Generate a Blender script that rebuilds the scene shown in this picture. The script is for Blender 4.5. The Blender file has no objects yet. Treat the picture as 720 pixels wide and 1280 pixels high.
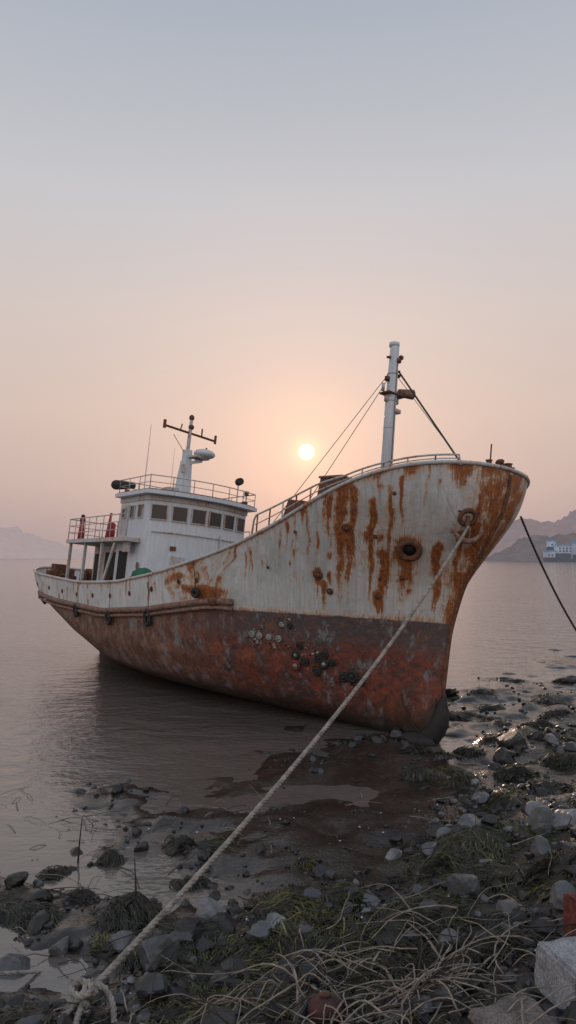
import bpy, bmesh, math, random, numpy as np
from mathutils import Vector, Matrix
random.seed(7); rng=np.random.default_rng(11)
sc=bpy.context.scene
def S(r,g,b):
    f=lambda c:(c/255/12.92 if c/255<=.04045 else ((c/255+.055)/1.055)**2.4)
    return (f(r),f(g),f(b),1)
# ---------------------------------------------------------------- camera
cam=bpy.data.cameras.new("camera"); co=bpy.data.objects.new("camera",cam); sc.collection.objects.link(co)
cam.sensor_fit='VERTICAL'; cam.sensor_height=36; cam.lens=24; cam.clip_end=8000; cam.clip_start=.05
co.location=(0,0,4); co.rotation_euler=(math.radians(93.69),0,0); sc.camera=co
sc.view_settings.view_transform='Standard'; sc.view_settings.look='None'; sc.view_settings.exposure=0
# ---------------------------------------------------------------- node helpers
class NT:
    def __init__(s,name,rough=.6):
        s.m=bpy.data.materials.new(name); s.m.use_nodes=True; s.t=s.m.node_tree
        s.b=s.t.nodes['Principled BSDF']; s.b.inputs['Roughness'].default_value=rough
    def set(s,sock,v):
        if v is None: return
        if isinstance(v,bpy.types.NodeSocket): s.t.links.new(v,sock)
        else:
            if isinstance(v,tuple) and len(v)==3 and sock.type=='RGBA': v=v+(1,)
            sock.default_value=v
    def obj(s):
        return s.t.nodes.new('ShaderNodeTexCoord').outputs['Object']
    def pos(s): return s.t.nodes.new('ShaderNodeNewGeometry').outputs['Position']
    def mp(s,v,sc3):
        n=s.t.nodes.new('ShaderNodeMapping'); s.set(n.inputs[0],v); n.inputs['Scale'].default_value=sc3; return n.outputs[0]
    def comb(s,a,b,c):
        n=s.t.nodes.new('ShaderNodeCombineXYZ'); s.set(n.inputs[0],a); s.set(n.inputs[1],b); s.set(n.inputs[2],c); return n.outputs[0]
    def noise(s,v,scale,detail=5,rough=.55,dist=0):
        n=s.t.nodes.new('ShaderNodeTexNoise'); s.set(n.inputs['Vector'],v); n.inputs['Scale'].default_value=scale
        n.inputs['Detail'].default_value=detail; n.inputs['Roughness'].default_value=rough; n.inputs['Distortion'].default_value=dist
        return n.outputs['Fac']
    def vor(s,v,scale,feat='F1'):
        n=s.t.nodes.new('ShaderNodeTexVoronoi'); n.feature=feat; s.set(n.inputs['Vector'],v); n.inputs['Scale'].default_value=scale
        return n.outputs['Distance']
    def ramp(s,f,stops,interp='LINEAR'):
        n=s.t.nodes.new('ShaderNodeValToRGB'); s.set(n.inputs[0],f); n.color_ramp.interpolation=interp
        e=n.color_ramp.elements
        while len(e)<len(stops): e.new(.5)
        for i,(p,c) in enumerate(stops):
            e[i].position=p
            if isinstance(c,(int,float)): c=(c,c,c,1)
            e[i].color=c if len(c)==4 else tuple(c)+(1,)
        return n.outputs[0]
    def mix(s,f,a,b,mode='MIX'):
        n=s.t.nodes.new('ShaderNodeMix'); n.data_type='RGBA'; n.blend_type=mode
        s.set(n.inputs[0],f); s.set(n.inputs[6],a); s.set(n.inputs[7],b); return n.outputs[2]
    def ma(s,op,a,b=None,c=None,clamp=False):
        n=s.t.nodes.new('ShaderNodeMath'); n.operation=op; n.use_clamp=clamp
        s.set(n.inputs[0],a); s.set(n.inputs[1],b); s.set(n.inputs[2],c); return n.outputs[0]
    def mr(s,v,a,b,c=0.,d=1.):
        n=s.t.nodes.new('ShaderNodeMapRange'); s.set(n.inputs[0],v)
        for i,k in enumerate((a,b,c,d)): n.inputs[i+1].default_value=k
        return n.outputs[0]
    def attr(s,name,out='Fac'):
        n=s.t.nodes.new('ShaderNodeAttribute'); n.attribute_name=name; return n.outputs[out]
    def sep(s,v,i):
        n=s.t.nodes.new('ShaderNodeSeparateXYZ'); s.set(n.inputs[0],v); return n.outputs[i]
    def bump(s,h,strength,dist):
        n=s.t.nodes.new('ShaderNodeBump'); s.set(n.inputs['Height'],h); n.inputs['Strength'].default_value=strength; n.inputs['Distance'].default_value=dist
        s.t.links.new(n.outputs[0],s.b.inputs['Normal'])
    def col(s,v): s.set(s.b.inputs['Base Color'],v)
    def rough(s,v): s.set(s.b.inputs['Roughness'],v)
# ---------------------------------------------------------------- materials
RUSTC=[(.3,(.05,.018,.01)),(.44,(.16,.05,.018)),(.57,(.34,.12,.03)),(.72,(.50,.24,.07))]
def m_hull():
    n=NT("hull_paint"); P=n.obj()
    rust=n.attr('rust'); pb=n.attr('pb'); q=n.attr('q'); z=n.sep(P,2); x=n.sep(P,0); y=n.sep(P,1)
    wob=n.ma('MULTIPLY_ADD',n.noise(P,2.2,3,.5),.16,-.08)
    Q=n.comb(n.ma('ADD',q,wob),n.ma('SIGN',y),z)
    st=n.noise(n.mp(Q,(5,5,.3)),2.2,7,.62); st2=n.noise(n.mp(Q,(14,14,.9)),2.5,6,.65)
    bl=n.noise(P,.9,8,.62); bl2=n.noise(P,3.1,7,.7,.5); fi=n.noise(P,11,7,.7)
    white=n.ramp(st,[(.3,(.34,.345,.32)),(.42,(.49,.515,.51)),(.58,(.58,.625,.645)),(.75,(.64,.69,.715))])
    white=n.mix(n.ramp(st2,[(.48,0.),(.78,.5)]),white,(.40,.36,.28))
    white=n.mix(n.ramp(bl,[(.45,0.),(.66,.5)]),white,(.36,.40,.415))
    white=n.mix(n.ramp(bl2,[(.56,0.),(.66,.35)]),white,(.29,.285,.26))
    m=n.ma('MULTIPLY',rust,n.mr(bl2,.32,.62,.5,1.4))
    m=n.ma('ADD',m,n.ma('MULTIPLY_ADD',st,1.0,-.49))
    m=n.ma('ADD',m,n.ma('MULTIPLY_ADD',st2,1.2,-.6)); m=n.ma('ADD',m,n.ma('MULTIPLY_ADD',fi,.8,-.4))
    rc=n.ramp(n.ma('ADD',n.ma('MULTIPLY',fi,.6),n.ma('MULTIPLY',st2,.4)),RUSTC)
    up=n.mix(n.ramp(m,[(.12,0.),(.42,.65)]),white,(.48,.29,.13))
    up=n.mix(n.ramp(m,[(.34,0.),(.60,1.)]),up,rc)
    ln=n.noise(n.mp(P,(1,1,1.5)),1.1,10,.7,.7); ln2=n.noise(n.mp(P,(1.2,1.2,.5)),2.6,9,.72); ln3=n.noise(P,4.5,9,.75,.8)
    lo=n.ramp(ln,[(.34,(.045,.045,.048)),(.42,(.10,.052,.042)),(.49,(.235,.058,.034)),(.57,(.155,.048,.032)),(.63,(.10,.072,.062)),(.70,(.18,.205,.21))])
    lo=n.mix(n.ramp(ln3,[(.42,.75),(.51,0.)]),lo,(.06,.03,.022))
    aft=n.ramp(ln2,[(.32,(.06,.036,.028)),(.45,(.17,.088,.06)),(.55,(.25,.135,.09)),(.66,(.26,.21,.175)),(.75,(.11,.06,.045))])
    aft=n.mix(n.ramp(ln3,[(.42,.7),(.52,0.)]),aft,(.065,.035,.026))
    lo=n.mix(n.mr(x,-4.5,-7.5),lo,aft)
    band=n.ma('ADD',pb,n.ma('MULTIPLY_ADD',ln2,.9,-.45))
    slate=n.ma('MULTIPLY',n.mr(band,-.85,-.5),n.mr(x,-7.5,-4.0))
    lo=n.mix(n.ma('MULTIPLY',slate,.8),lo,n.ramp(fi,[(.3,(.05,.046,.047)),(.6,(.095,.087,.087)),(.8,(.2,.10,.07))]))
    lo=n.mix(n.ramp(n.ma('ADD',ln2,n.ma('MULTIPLY',fi,.35)),[(.72,0.),(.80,.85)]),lo,(.20,.235,.245))
    lo=n.mix(n.ramp(n.ma('ADD',ln3,n.ma('MULTIPLY',fi,.5)),[(.82,0.),(.91,.8)]),lo,(.32,.11,.045))
    lo=n.mix(n.ramp(fi,[(.55,0.),(.69,.65)]),lo,(.045,.025,.018))
    wet=n.ma('ADD',z,n.ma('MULTIPLY',ln2,.8))
    lo=n.mix(n.mr(wet,.6,1.3,1.,0.),lo,n.mix(fi,(.016,.015,.012),(.035,.034,.022)))
    edge=n.ma('ADD',pb,n.ma('MULTIPLY_ADD',ln,.16,-.08))
    c=n.mix(n.mr(edge,-.015,.015),lo,up)
    n.col(c); n.rough(n.ramp(fi,[(.3,.45),(.7,.85)]))
    fr=n.noise(n.mp(P,(1.,1.,.6)),1.6,3,.5)
    seam=n.ma('ABSOLUTE',n.ma('SUBTRACT',n.ma('FRACT',n.ma('MULTIPLY',x,.55)),.5))
    seam=n.mr(seam,0.,.012,0.,.5)
    h=n.ma('ADD',n.ma('MULTIPLY',fi,.35),n.ma('MULTIPLY',fr,2.8)); h=n.ma('ADD',h,seam); h=n.ma('ADD',h,n.ma('MULTIPLY',m,.2))
    h=n.ma('ADD',h,n.ma('MULTIPLY',n.ma('MULTIPLY',ln3,.9),n.mr(pb,.1,-.1)))
    n.bump(h,.7,.035); return n.m
def m_paint(name,base,rustamt=.5,dark=.75):
    n=NT(name); P=n.obj(); st=n.noise(n.mp(P,(6,6,.6)),2.4,6,.6); fi=n.noise(P,13,6,.65); bl=n.noise(P,1.7,6,.6)
    c=n.mix(n.ramp(st,[(.35,.8),(.6,0.)]),tuple(base),tuple(v*dark for v in base))
    m=n.ma('ADD',n.ma('MULTIPLY',st,.5),n.ma('ADD',n.ma('MULTIPLY',fi,.35),n.ma('MULTIPLY',bl,.4)))
    t=.86-.22*rustamt
    c=n.mix(n.ramp(m,[(t-.08,0.),(t,.5)]),c,(.4,.26,.14)); c=n.mix(n.ramp(m,[(t,0.),(t+.05,1.)]),c,n.ramp(fi,RUSTC))
    n.col(c); n.rough(.55); n.bump(fi,.3,.01); return n.m
def m_rusty(name,a=(.05,.03,.022),b=(.2,.08,.04),rough=.8):
    n=NT(name); P=n.obj(); fi=n.noise(P,9,7,.65); n.col(n.ramp(fi,[(.35,a),(.65,b)])); n.rough(rough); n.bump(fi,.6,.02); return n.m
def m_plain(name,a,rough=.6,var=.6,scale=8,bump=.3):
    n=NT(name); P=n.obj(); fi=n.noise(P,scale,6,.6); n.col(n.ramp(fi,[(.35,tuple(v*var for v in a)),(.65,a)])); n.rough(rough); n.bump(fi,bump,.01); return n.m
HULL=m_hull()
WHITE=m_paint("weathered_white_paint",(.58,.64,.69),.4,.78)
WHITE2=m_paint("stained_white_paint",(.50,.54,.56),.85,.7)
RUST=m_rusty("rust"); RAILM=m_rusty("rubbing_strake_rust",(.10,.06,.045),(.29,.17,.125))
BLACK=m_plain("black_rubber",(.03,.028,.027),.75); DARK=m_plain("dark_opening",(.012,.012,.013),.7)
RED=m_plain("red_paint",(.42,.03,.025),.5,.5); DRED=m_plain("dull_red_float",(.20,.04,.03),.7,.4); GREEN=m_plain("green_net",(.03,.16,.09),.85,.4,20,.8)
GLASS=m_plain("window_glass",(.02,.024,.028),.12,.8,3,.05)
DECKM=m_plain("deck_steel",(.12,.10,.085),.8); SHELL=m_plain("barnacle",(.4,.4,.38),.8,.3,18,.8)
ROPE=m_plain("rope_fibre",(.36,.325,.285),.9,.45,9,.8); ROPED=m_plain("dark_rope",(.05,.045,.042),.9)
STEEL=m_plain("wire",(.12,.11,.10),.6)
BRICK=m_plain("red_brick",(.20,.05,.035),.9,.35,14,.9)
# ---------------------------------------------------------------- mesh helper
def link(ob,parent=None):
    sc.collection.objects.link(ob)
    if parent: ob.parent=parent
    return ob
class MB:
    def __init__(s): s.v=[];s.f=[];s.mi=[];s.mats=[]
    def _m(s,mat):
        if mat not in s.mats: s.mats.append(mat)
        return s.mats.index(mat)
    def add(s,v,f,mat):
        o=len(s.v); s.v+= [tuple(p) for p in v]; s.f+=[tuple(i+o for i in q) for q in f]; s.mi+=[s._m(mat)]*len(f)
    def box(s,c,size,mat,rz=0,ry=0,rx=0,taper=1,shear=(0,0)):
        X,Y,Z=[k/2 for k in size]; Rm=Matrix.Rotation(rz,3,'Z')@Matrix.Rotation(ry,3,'Y')@Matrix.Rotation(rx,3,'X')
        pts=[]
        for sz in (-1,1):
            t=taper if sz>0 else 1
            for sx_,sy in ((-1,-1),(1,-1),(1,1),(-1,1)):
                p=Rm@Vector((sx_*X*t+(shear[0] if sz>0 else 0),sy*Y*t+(shear[1] if sz>0 else 0),sz*Z)); pts.append(p+Vector(c))
        s.add(pts,[(3,2,1,0),(4,5,6,7),(0,1,5,4),(1,2,6,5),(2,3,7,6),(3,0,4,7)],mat)
    def tube(s,path,r,mat,n=8,closed=False,caps=True):
        P=[Vector(p) for p in path]; k=len(P); rs=r if isinstance(r,(list,tuple)) else [r]*k
        up=None; rings=[]
        for i in range(k):
            if closed: t=(P[(i+1)%k]-P[i-1]).normalized()
            else: t=(P[min(i+1,k-1)]-P[max(i-1,0)]).normalized()
            if up is None:
                a=Vector((0,0,1)) if abs(t.z)<.9 else Vector((1,0,0)); up=(a-t*a.dot(t)).normalized()
            else:
                up=(up-t*up.dot(t)); up=up.normalized() if up.length>1e-6 else Vector((1,0,0))
            b=t.cross(up)
            rings.append([P[i]+(up*math.cos(a)+b*math.sin(a))*rs[i] for a in [2*math.pi*j/n for j in range(n)]])
        v=[p for rg in rings for p in rg]; f=[]
        for i in range(k if closed else k-1):
            i2=(i+1)%k
            for j in range(n): f.append((i*n+j,i*n+(j+1)%n,i2*n+(j+1)%n,i2*n+j))
        if caps and not closed: f.append(tuple(range(n))[::-1]); f.append(tuple((k-1)*n+j for j in range(n)))
        s.add(v,f,mat)
    def ring(s,c,nrm,R,r,mat,n=20,m=8,asp=1):
        nrm=Vector(nrm).normalized(); a=Vector((0,0,1)) if abs(nrm.z)<.95 else Vector((1,0,0)); a=(a-nrm*a.dot(nrm)).normalized(); b=nrm.cross(a)
        s.tube([Vector(c)+(a*math.cos(t)*asp+b*math.sin(t))*R for t in [2*math.pi*i/n for i in range(n)]],r,mat,m,True)
    def disc(s,c,nrm,R,th,mat,n=16):
        nrm=Vector(nrm).normalized(); c=Vector(c); s.tube([c-nrm*th/2,c+nrm*th/2],R,mat,n)
    def ball(s,c,r,mat,sc3=(1,1,1),sub=2,lump=0,seed=0):
        bm=bmesh.new(); bmesh.ops.create_icosphere(bm,subdivisions=sub,radius=1)
        rr=random.Random(seed)
        v=[Vector(c)+Vector([p.co[i]*r*sc3[i]*(1+lump*(rr.random()-.5)) for i in range(3)]) for p in bm.verts]
        f=[[q.index for q in fa.verts] for fa in bm.faces]; bm.free(); s.add(v,f,mat)
    def obj(s,name,parent=None,smooth=False,bevel=0):
        me=bpy.data.meshes.new(name); me.from_pydata(s.v,[],s.f)
        for m in s.mats: me.materials.append(m)
        me.polygons.foreach_set('material_index',s.mi)
        if smooth: me.polygons.foreach_set('use_smooth',[True]*len(me.polygons))
        me.update(); ob=link(bpy.data.objects.new(name,me),parent)
        if bevel:
            b=ob.modifiers.new('bevel','BEVEL'); b.width=bevel; b.segments=2; b.limit_method='ANGLE'
        return ob
def empty(name,loc=(0,0,0)):
    e=bpy.data.objects.new(name,None); e.location=loc; sc.collection.objects.link(e); return e
# ---------------------------------------------------------------- hull form
M=Matrix.Translation((3.15,14.8,-.1))@Matrix.Rotation(math.radians(-51.5),4,'Z')@Matrix.Rotation(math.radians(-6),4,'X')
ship=empty("fishing_trawler"); ship.matrix_world=M
def T(tab,w=0.):
    xs=[t[0] for t in tab]; ys=[t[1] for t in tab]
    if w==0: return lambda v: np.interp(v,xs,ys)
    ds=np.linspace(-w,w,11); ww=1-np.abs(ds)/w*.9; ww/=ww.sum()
    return lambda v: sum(k*np.interp(v+d,xs,ys) for k,d in zip(ww,ds))
zs=T([(-20.2,3.5),(-19.5,3.45),(-17,3.1),(-13,2.9),(-10,3.0),(-7.4,3.33),(-5.2,3.78),(-3.8,4.15),(-2.5,4.62),(-1.6,5.02),(-.6,5.45),(.4,5.76),(1.0,5.86),(1.8,5.92)],.9)
xf=T([(0,-.6),(.15,-.15),(.5,.05),(1.5,.12),(2.5,.2),(3.5,.5),(4.5,1.1),(5.1,1.42),(5.9,1.55)],.45)
xa=T([(0,-17.5),(1,-18.5),(2,-19.4),(2.6,-19.8),(3.5,-20.1)],.3)
Bm=T([(0,.25),(.2,1.6),(.5,2.3),(1.2,2.8),(2,3.0),(3,3.1),(5.5,3.2)],.12)
E=T([(0,10),(2.5,9),(4.2,7.5),(5.8,5.5)],.7); mb=T([(0,1.3),(2.5,.9),(4,.65),(5.0,.5),(5.8,.46)],.7)
R=T([(0,9),(1,7),(2,4.5),(2.6,3),(3.5,2.8)],.4); ms=T([(0,1.5),(1,1.1),(2,.7),(3,.5)],.4)
def hb(x,z):
    s=np.clip((xf(z)-x)/E(z),0,1); r=np.clip((x-xa(z))/R(z),0,1)
    return Bm(z)*np.power(1-(1-s)**2,mb(z))*np.power(1-(1-r)**2,ms(z))
def hp(x,z,side=-1,off=0.):
    p=Vector((x,side*float(hb(x,z)),z)); e=.03
    a=Vector((x+e,side*float(hb(x+e,z)),z))-p; b=Vector((x,side*float(hb(x,z+e)),z+e))-p
    n=a.cross(b); n.normalize()
    if n.y*side<0: n=-n
    return p+n*off,n
zb=T([(-20.2,2.6),(-15,2.13),(-11,2.0),(-8,2.2),(-5.1,2.55),(-4.9,2.52),(0,2.66),(1,2.68)],.2)
rail_z=T([(-20.2,2.66),(-15,2.2),(-11,2.08),(-8,2.3),(-5.1,2.72),(0,2.7)],.5)
nu,nv=640,110
u=np.linspace(0,1,nu); u=.55*u+.45*(1-np.cos(u*math.pi))/2
V,U=np.meshgrid(np.linspace(0,1,nv),u); x=-20+22*U
for i in range(14):
    z=V*zs(x); x=xa(z)+(xf(z)-xa(z))*U
b=hb(x,z)
# rust sources: x, z, half width, run length, strength (starboard)
src=[(-1.15,5.1,.09,1.1,.75),(-.85,5.3,.16,2.5,1.05),(-.6,5.25,.09,1.8,.95),(-.3,5.0,.07,2.4,.95),(-.95,4.5,.13,1.6,.85),(-.5,4.0,.12,1.7,.95),(-.05,4.2,.22,1.2,.9),(.12,5.3,.06,1.6,.8),
 (-2.0,3.55,.12,.35,1.2),(-1.95,3.3,.09,.6,1.0),(-.9,3.15,.09,.6,1.0),(.45,4.2,.10,1.5,1.05),(.62,4.0,.06,1.3,.95),(1.1,4.7,.13,1.8,1.1),(.85,4.5,.07,1.4,.9),(.2,3.5,.05,.7,.75),
 (.5,5.75,.25,.3,.75),(1.2,5.8,.3,.45,.95),(1.45,5.6,.2,1.2,.95),(1.3,5.2,.1,1.4,.8),(-5.3,2.95,.18,.3,1.15),(-1.75,4.8,.05,1.4,.65),(-2.6,4.4,.04,1.2,.6),(-3.6,4.0,.04,1.0,.55),
 (-.1,5.65,.12,.3,.7),(.35,5.5,.05,1.0,.7),(-1.35,4.1,.05,.8,.7),(-7.9,3.0,.06,.7,.8),(-6.6,3.3,.04,.9,.7)]
rr=random.Random(3)
for i in range(90):
    xx=rr.uniform(-20,.8); src.append((xx,float(zs(xx))-rr.choice([0,.05,.3,.6]),rr.uniform(.02,.06),rr.uniform(.2,1.2),rr.uniform(.25,.65)))
for i in range(26):
    xx=rr.uniform(-3,1.2); src.append((xx,rr.uniform(3.0,5.6),rr.uniform(.03,.09),rr.uniform(.08,.3),rr.uniform(.5,1.0)))
def qf(x,z): return x-.85*hb(x,z)*np.clip((x+7)/3,0,1)
def rustf(x,z,L):
    r=np.zeros_like(x); Q=qf(x,z)+.03*np.sin(z*5+x*2)+.015*np.sin(z*13)
    for (sx,sz,w_,ln,k) in L:
        d=sz-z; q0=float(qf(sx,sz)); tt=np.clip(d/ln,0,1); ww=w_*(1.25-.75*tt)
        vert=np.where(d<0,np.exp(-(d/(.07+.3*w_))**2),np.clip(1-tt,0,1)**.55)
        r=np.maximum(r,k*np.exp(-((Q-q0)/ww)**2)*vert)
    return r
src2=[(rr.uniform(-20,1.3),rr.uniform(3,5.8),rr.uniform(.04,.15),rr.uniform(.3,1.5),rr.uniform(.4,.8)) for i in range(60)]+src[10:16]
verts=[];faces=[];rust=[];pb=[];qq=[]
for sgn,L in ((-1,src),(1,src2)):
    o=len(verts); P=np.stack([x,sgn*b,z],-1).reshape(-1,3); verts+=P.tolist()
    rr_=rustf(x,z,L)
    rr_=np.maximum(rr_,.45*np.exp(-((zs(x)-z)/.10)**2)); rr_=np.maximum(rr_,.35*np.exp(-((z-zb(x))/.12)**2))
    rr_=np.maximum(rr_,np.where(x>-1.5,.6*np.exp(-((xf(z)-x)/.2)**2),0))
    rr_=rr_+np.where(x>-2,.26*np.exp(-(((x+.3)/1.0)**2+((z-4.2)/1.2)**2)),0)
    rust+=rr_.reshape(-1).tolist(); pb+=(z-zb(x)).reshape(-1).tolist(); qq+=qf(x,z).reshape(-1).tolist()
    idx=np.arange(nu*nv).reshape(nu,nv)+o
    a=idx[:-1,:-1];c=idx[1:,:-1];d=idx[1:,1:];e=idx[:-1,1:]
    q=np.stack([a,c,d,e] if sgn<0 else [a,e,d,c],-1).reshape(-1,4); faces+=q.tolist()
me=bpy.data.meshes.new("hull"); me.from_pydata(verts,[],faces)
for nm,dat in (('rust',rust),('pb',pb),('q',qq)):
    at=me.attributes.new(nm,'FLOAT','POINT'); at.data.foreach_set('value',dat)
me.polygons.foreach_set('use_smooth',[True]*len(me.polygons)); me.materials.append(HULL)
hull=link(bpy.data.objects.new("hull",me),ship)
# bulwark cap, rubbing strake, stem guard, deck
def wrap(zf,u0,u1,n,off,side=-1):
    out=[]
    for uu in np.linspace(u0,u1,n):
        uu=uu*uu if u0==0 else uu
        xx=-10.
        for i in range(15):
            zz=float(zf(xx)); xx=float(xa(zz)+(xf(zz)-xa(zz))*uu)
        p,nn=hp(max(xx,float(xa(zz))+.002),zz,side,0); nn.z*=.3
        out.append(p+nn*off)
    return out
mb_=MB()
for sd in (-1,1):
    ps=[]
    for uu in np.linspace(0,1,160):
        uu=(1-math.cos(uu*math.pi))/2; xx=-10.
        for i in range(15):
            zz=float(zs(xx)); xx=float(xa(zz)+(xf(zz)-xa(zz))*uu)
        ps.append(Vector((xx,sd*float(hb(xx,zz)),zz+.01)))
    mb_.tube(ps,.045,WHITE2,8)
mb_.obj("bulwark_cap",ship,True)
mb_=MB()
for sd in (-1,1):
    p=wrap(rail_z,0,.875,110,.05,sd)
    mb_.tube(p,.085,RAILM,8)
    mb_.tube([q+Vector((0,0,-.16)) for q in p],.05,RAILM,6)
    q,nn=hp(-5.05,2.72,sd,.05); mb_.ball(q,.14,RUST,(1.2,1,1),2,.2)
mb_.obj("rubbing_strake",ship,True)
mb_=MB(); xs_=np.linspace(-19.6,1.2,120); v=[];f=[]
for i,t in enumerate(xs_):
    dz=float(zs(t))-(.75 if t<-3.4 else .55); h=max(float(hb(t,dz))-.05,.02); v+=[(t,-h,dz),(t,h,dz)]
    if i: f.append((2*i-2,2*i-1,2*i+1,2*i))
mb_.add(v,f,DECKM)
mb_.obj("deck",ship)
mb_=MB()
sp=[(float(xf(t))+.03,0,t) for t in np.linspace(0.05,1.15,14)]
mb_.tube(sp,[.12,.2,.22,.2,.21,.19,.2,.18,.17,.15,.12,.1,.07,.05],BLACK,10)
mb_.tube([(float(xf(t))+.01,0,t) for t in np.linspace(1.0,5.8,40)],.045,RUST,8)
mb_.ball((-.35,-.2,.12),.3,BLACK,(1.5,.8,.6),2,.3,4)
mb_.obj("stem_guard",ship,True)
mb_=MB()
lp=[]
for t in np.linspace(0,1,30):
    a=math.pi*t; xx=-.75+.75*t; zz=.95-.75*math.sin(a)**.8
    p,nn=hp(min(xx,-.02),zz+.1,-1,.05); lp.append(p)
mb_.tube(lp,.016,ROPED,6); mb_.obj("rope_loop",ship,True)
# hull fittings
mb_=MB()
p,nn=hp(0.0,4.13,-1,.02); mb_.ring(p,nn,.2,.07,RUST,24,10); mb_.disc(p-nn*.02,nn,.17,.06,DARK,20)
for (a,c,r_) in [(-1.0,4.5,.075),(-2.0,3.5,.09),(-.9,3.12,.05),(-2.2,4.4,.03),(-1.85,3.15,.06),(-5.6,3.2,.04),(.15,5.2,.03),(-3.2,3.6,.03),(-.5,4.35,.035),(-.35,3.55,.04),(-.75,3.5,.03)]:
    p,nn=hp(a,c,-1,.01); mb_.ball(p,r_,RUST,(1,1,.8),2,.3,int(c*100)); mb_.ring(p,nn,r_*1.1,r_*.3,RUST,12,6)
for a in np.arange(-18.5,-5,1.35):
    p,nn=hp(a,float(zs(a))-.42,-1,.003); mb_.ring(p,nn,.06,.02,RUST,12,6,1); mb_.disc(p,nn,.055,.015,DARK,10)
mb_.obj("hull_fittings",ship,True)
mb_=MB(); rr=random.Random(5)
for (a,c,r_,mt) in [(-2.85,1.85,.08,BLACK),(-3.0,1.62,.09,BLACK),(-3.05,1.38,.12,DRED),(-2.8,1.5,.1,BLACK),(-2.45,1.62,.1,BLACK),(-2.3,1.7,.09,BLACK),(-2.35,1.5,.11,BLACK),(-2.15,1.55,.08,BLACK),(-2.55,1.3,.1,BLACK),(-1.75,1.3,.14,BLACK),(-1.95,1.25,.11,BLACK),(-1.6,1.2,.1,BLACK),(-2.1,1.2,.08,DRED),(-3.2,2.3,.06,SHELL),(-3.0,2.3,.06,BLACK),
   (-4.05,2.0,.075,SHELL),(-3.85,1.98,.075,SHELL),(-3.6,1.97,.07,SHELL),(-3.35,1.96,.08,SHELL),(-3.95,1.82,.04,SHELL),(-3.5,1.8,.04,SHELL)]:
    p,nn=hp(a,c,-1,.02); mb_.ring(p,nn,r_*.8,r_*.38,mt,14,7); mb_.ball(p,r_*.55,SHELL if rr.random()<.35 else mt,(1,1,1),2,.35,int(a*100))
    for k in range(5):
        q,n2=hp(a+rr.uniform(-.18,.18),c+rr.uniform(-.18,.18),-1,.0); mb_.ball(q,rr.uniform(.02,.04),rr.choice([SHELL,BLACK,RUST]),(1,1,1),1,.3,k)
mb_.obj("barnacle_clusters",ship,True)
mb_=MB()
for (a,c,r_,s_) in [(-7.8,2.1,.13,1.6),(-10.3,1.93,.13,1.4),(-12.9,1.98,.13,1.4),(-16.8,2.2,.11,1.3),(-5.6,2.9,.09,1.0)]:
    p,nn=hp(a,c,-1,.1); mb_.ring(p,nn,r_,.06,BLACK,20,8,s_); mb_.tube([p+Vector((0,0,r_*s_)),hp(a,float(zs(a)),-1,.05)[0]],.008,ROPED,5)
mb_.obj("tyre_fenders",ship,True)
# anchor on starboard bow
mb_=MB(); p,nn=hp(1.02,4.75,-1,.07); up=Vector((0,0,1)); tg=nn.cross(up).normalized()
mb_.ring(p+up*.12,nn,.16,.05,RUST,18,8); mb_.disc(p+up*.12-nn*.05,nn,.14,.05,DARK)
mb_.tube([p+up*.15,p-up*.36],.045,RUST,8)
arc=[p-up*.36+tg*math.sin(a)*.3+up*(.28-math.cos(a)*.28)+nn*.02 for a in np.linspace(-1.5,1.5,15)]
mb_.tube(arc,[.025+.035*math.cos(k) for k in np.linspace(-1.5,1.5,15)],RAILM,8)
for k in (0,-1):
    q=arc[k]; mb_.box(q-up*.03,(.03,.14,.2),RAILM,math.atan2(nn.y,nn.x),0,0,.3)
mb_.box(p+up*.24,(.1,.46,.07),RUST,math.atan2(nn.y,nn.x))
mb_.obj("anchor",ship,True); anchor_w=M@(p-up*.05+nn*.06)
# bow rail
mb_=MB()
hgt=T([(-3.4,.5),(-2.3,.42),(-1.5,.34),(-.8,.2),(.2,.17),(1.3,.17)])
for sd in (-1,1):
    top=[];mid=[]
    for t in np.linspace(-3.4,1.15,50):
        p=Vector((t,sd*(float(hb(t,float(zs(t))))-.04),float(zs(t)))); h=float(hgt(t)); top.append(p+Vector((0,0,h))); mid.append(p+Vector((0,0,h*.55)))
    top=[top[0]+Vector((-.12,0,-.5)),top[0]+Vector((-.08,0,-.12))]+top+[top[-1]+Vector((.05,0,-.22))]
    mb_.tube(top,.024,WHITE2,6); mb_.tube(mid,.014,WHITE2,6)
    for t in np.arange(-3.35,1.2,.42):
        p=Vector((t,sd*(float(hb(t,float(zs(t))))-.04),float(zs(t)))); mb_.tube([p,p+Vector((0,0,float(hgt(t))))],.018,RUST if random.random()<.4 else WHITE2,6)
mb_.obj("bow_rail",ship,True)
# forecastle gear
mb_=MB()
mb_.box((-1.75,-1.85,5.2),(.8,.5,.95),RUST,.2,0,0,.75); mb_.box((-1.75,-1.85,5.7),(.66,.45,.05),RAILM,.2)
mb_.box((-2.75,-2.1,4.8),(.6,.45,.8),RUST,.3,.1,0,.7); mb_.tube([(-2.4,-2.3,4.95),(-2.4,-1.6,4.95)],.22,RUST,14)
mb_.tube([(-.2,-.6,5.2),(-.2,.6,5.2)],.22,RUST,16); mb_.box((-.2,0,5.1),(.5,.5,.6),RUST)
mb_.box((.55,-.7,5.9),(.4,.25,.2),RUST,.5); mb_.tube([(.3,-1.0,5.75),(.3,-.6,6.0)],.04,RUST)
for (a,c,h,r_) in [(1.25,-.35,.22,.06),(1.32,-.12,.2,.06),(1.38,.15,.22,.07),(1.25,.45,.2,.06),(1.0,.75,.18,.05)]:
    mb_.tube([(a,c,5.8),(a,c,5.88+h*.8),(a,c,5.9+h*.8)],[r_,r_,r_*1.4],RUST,10)
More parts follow.
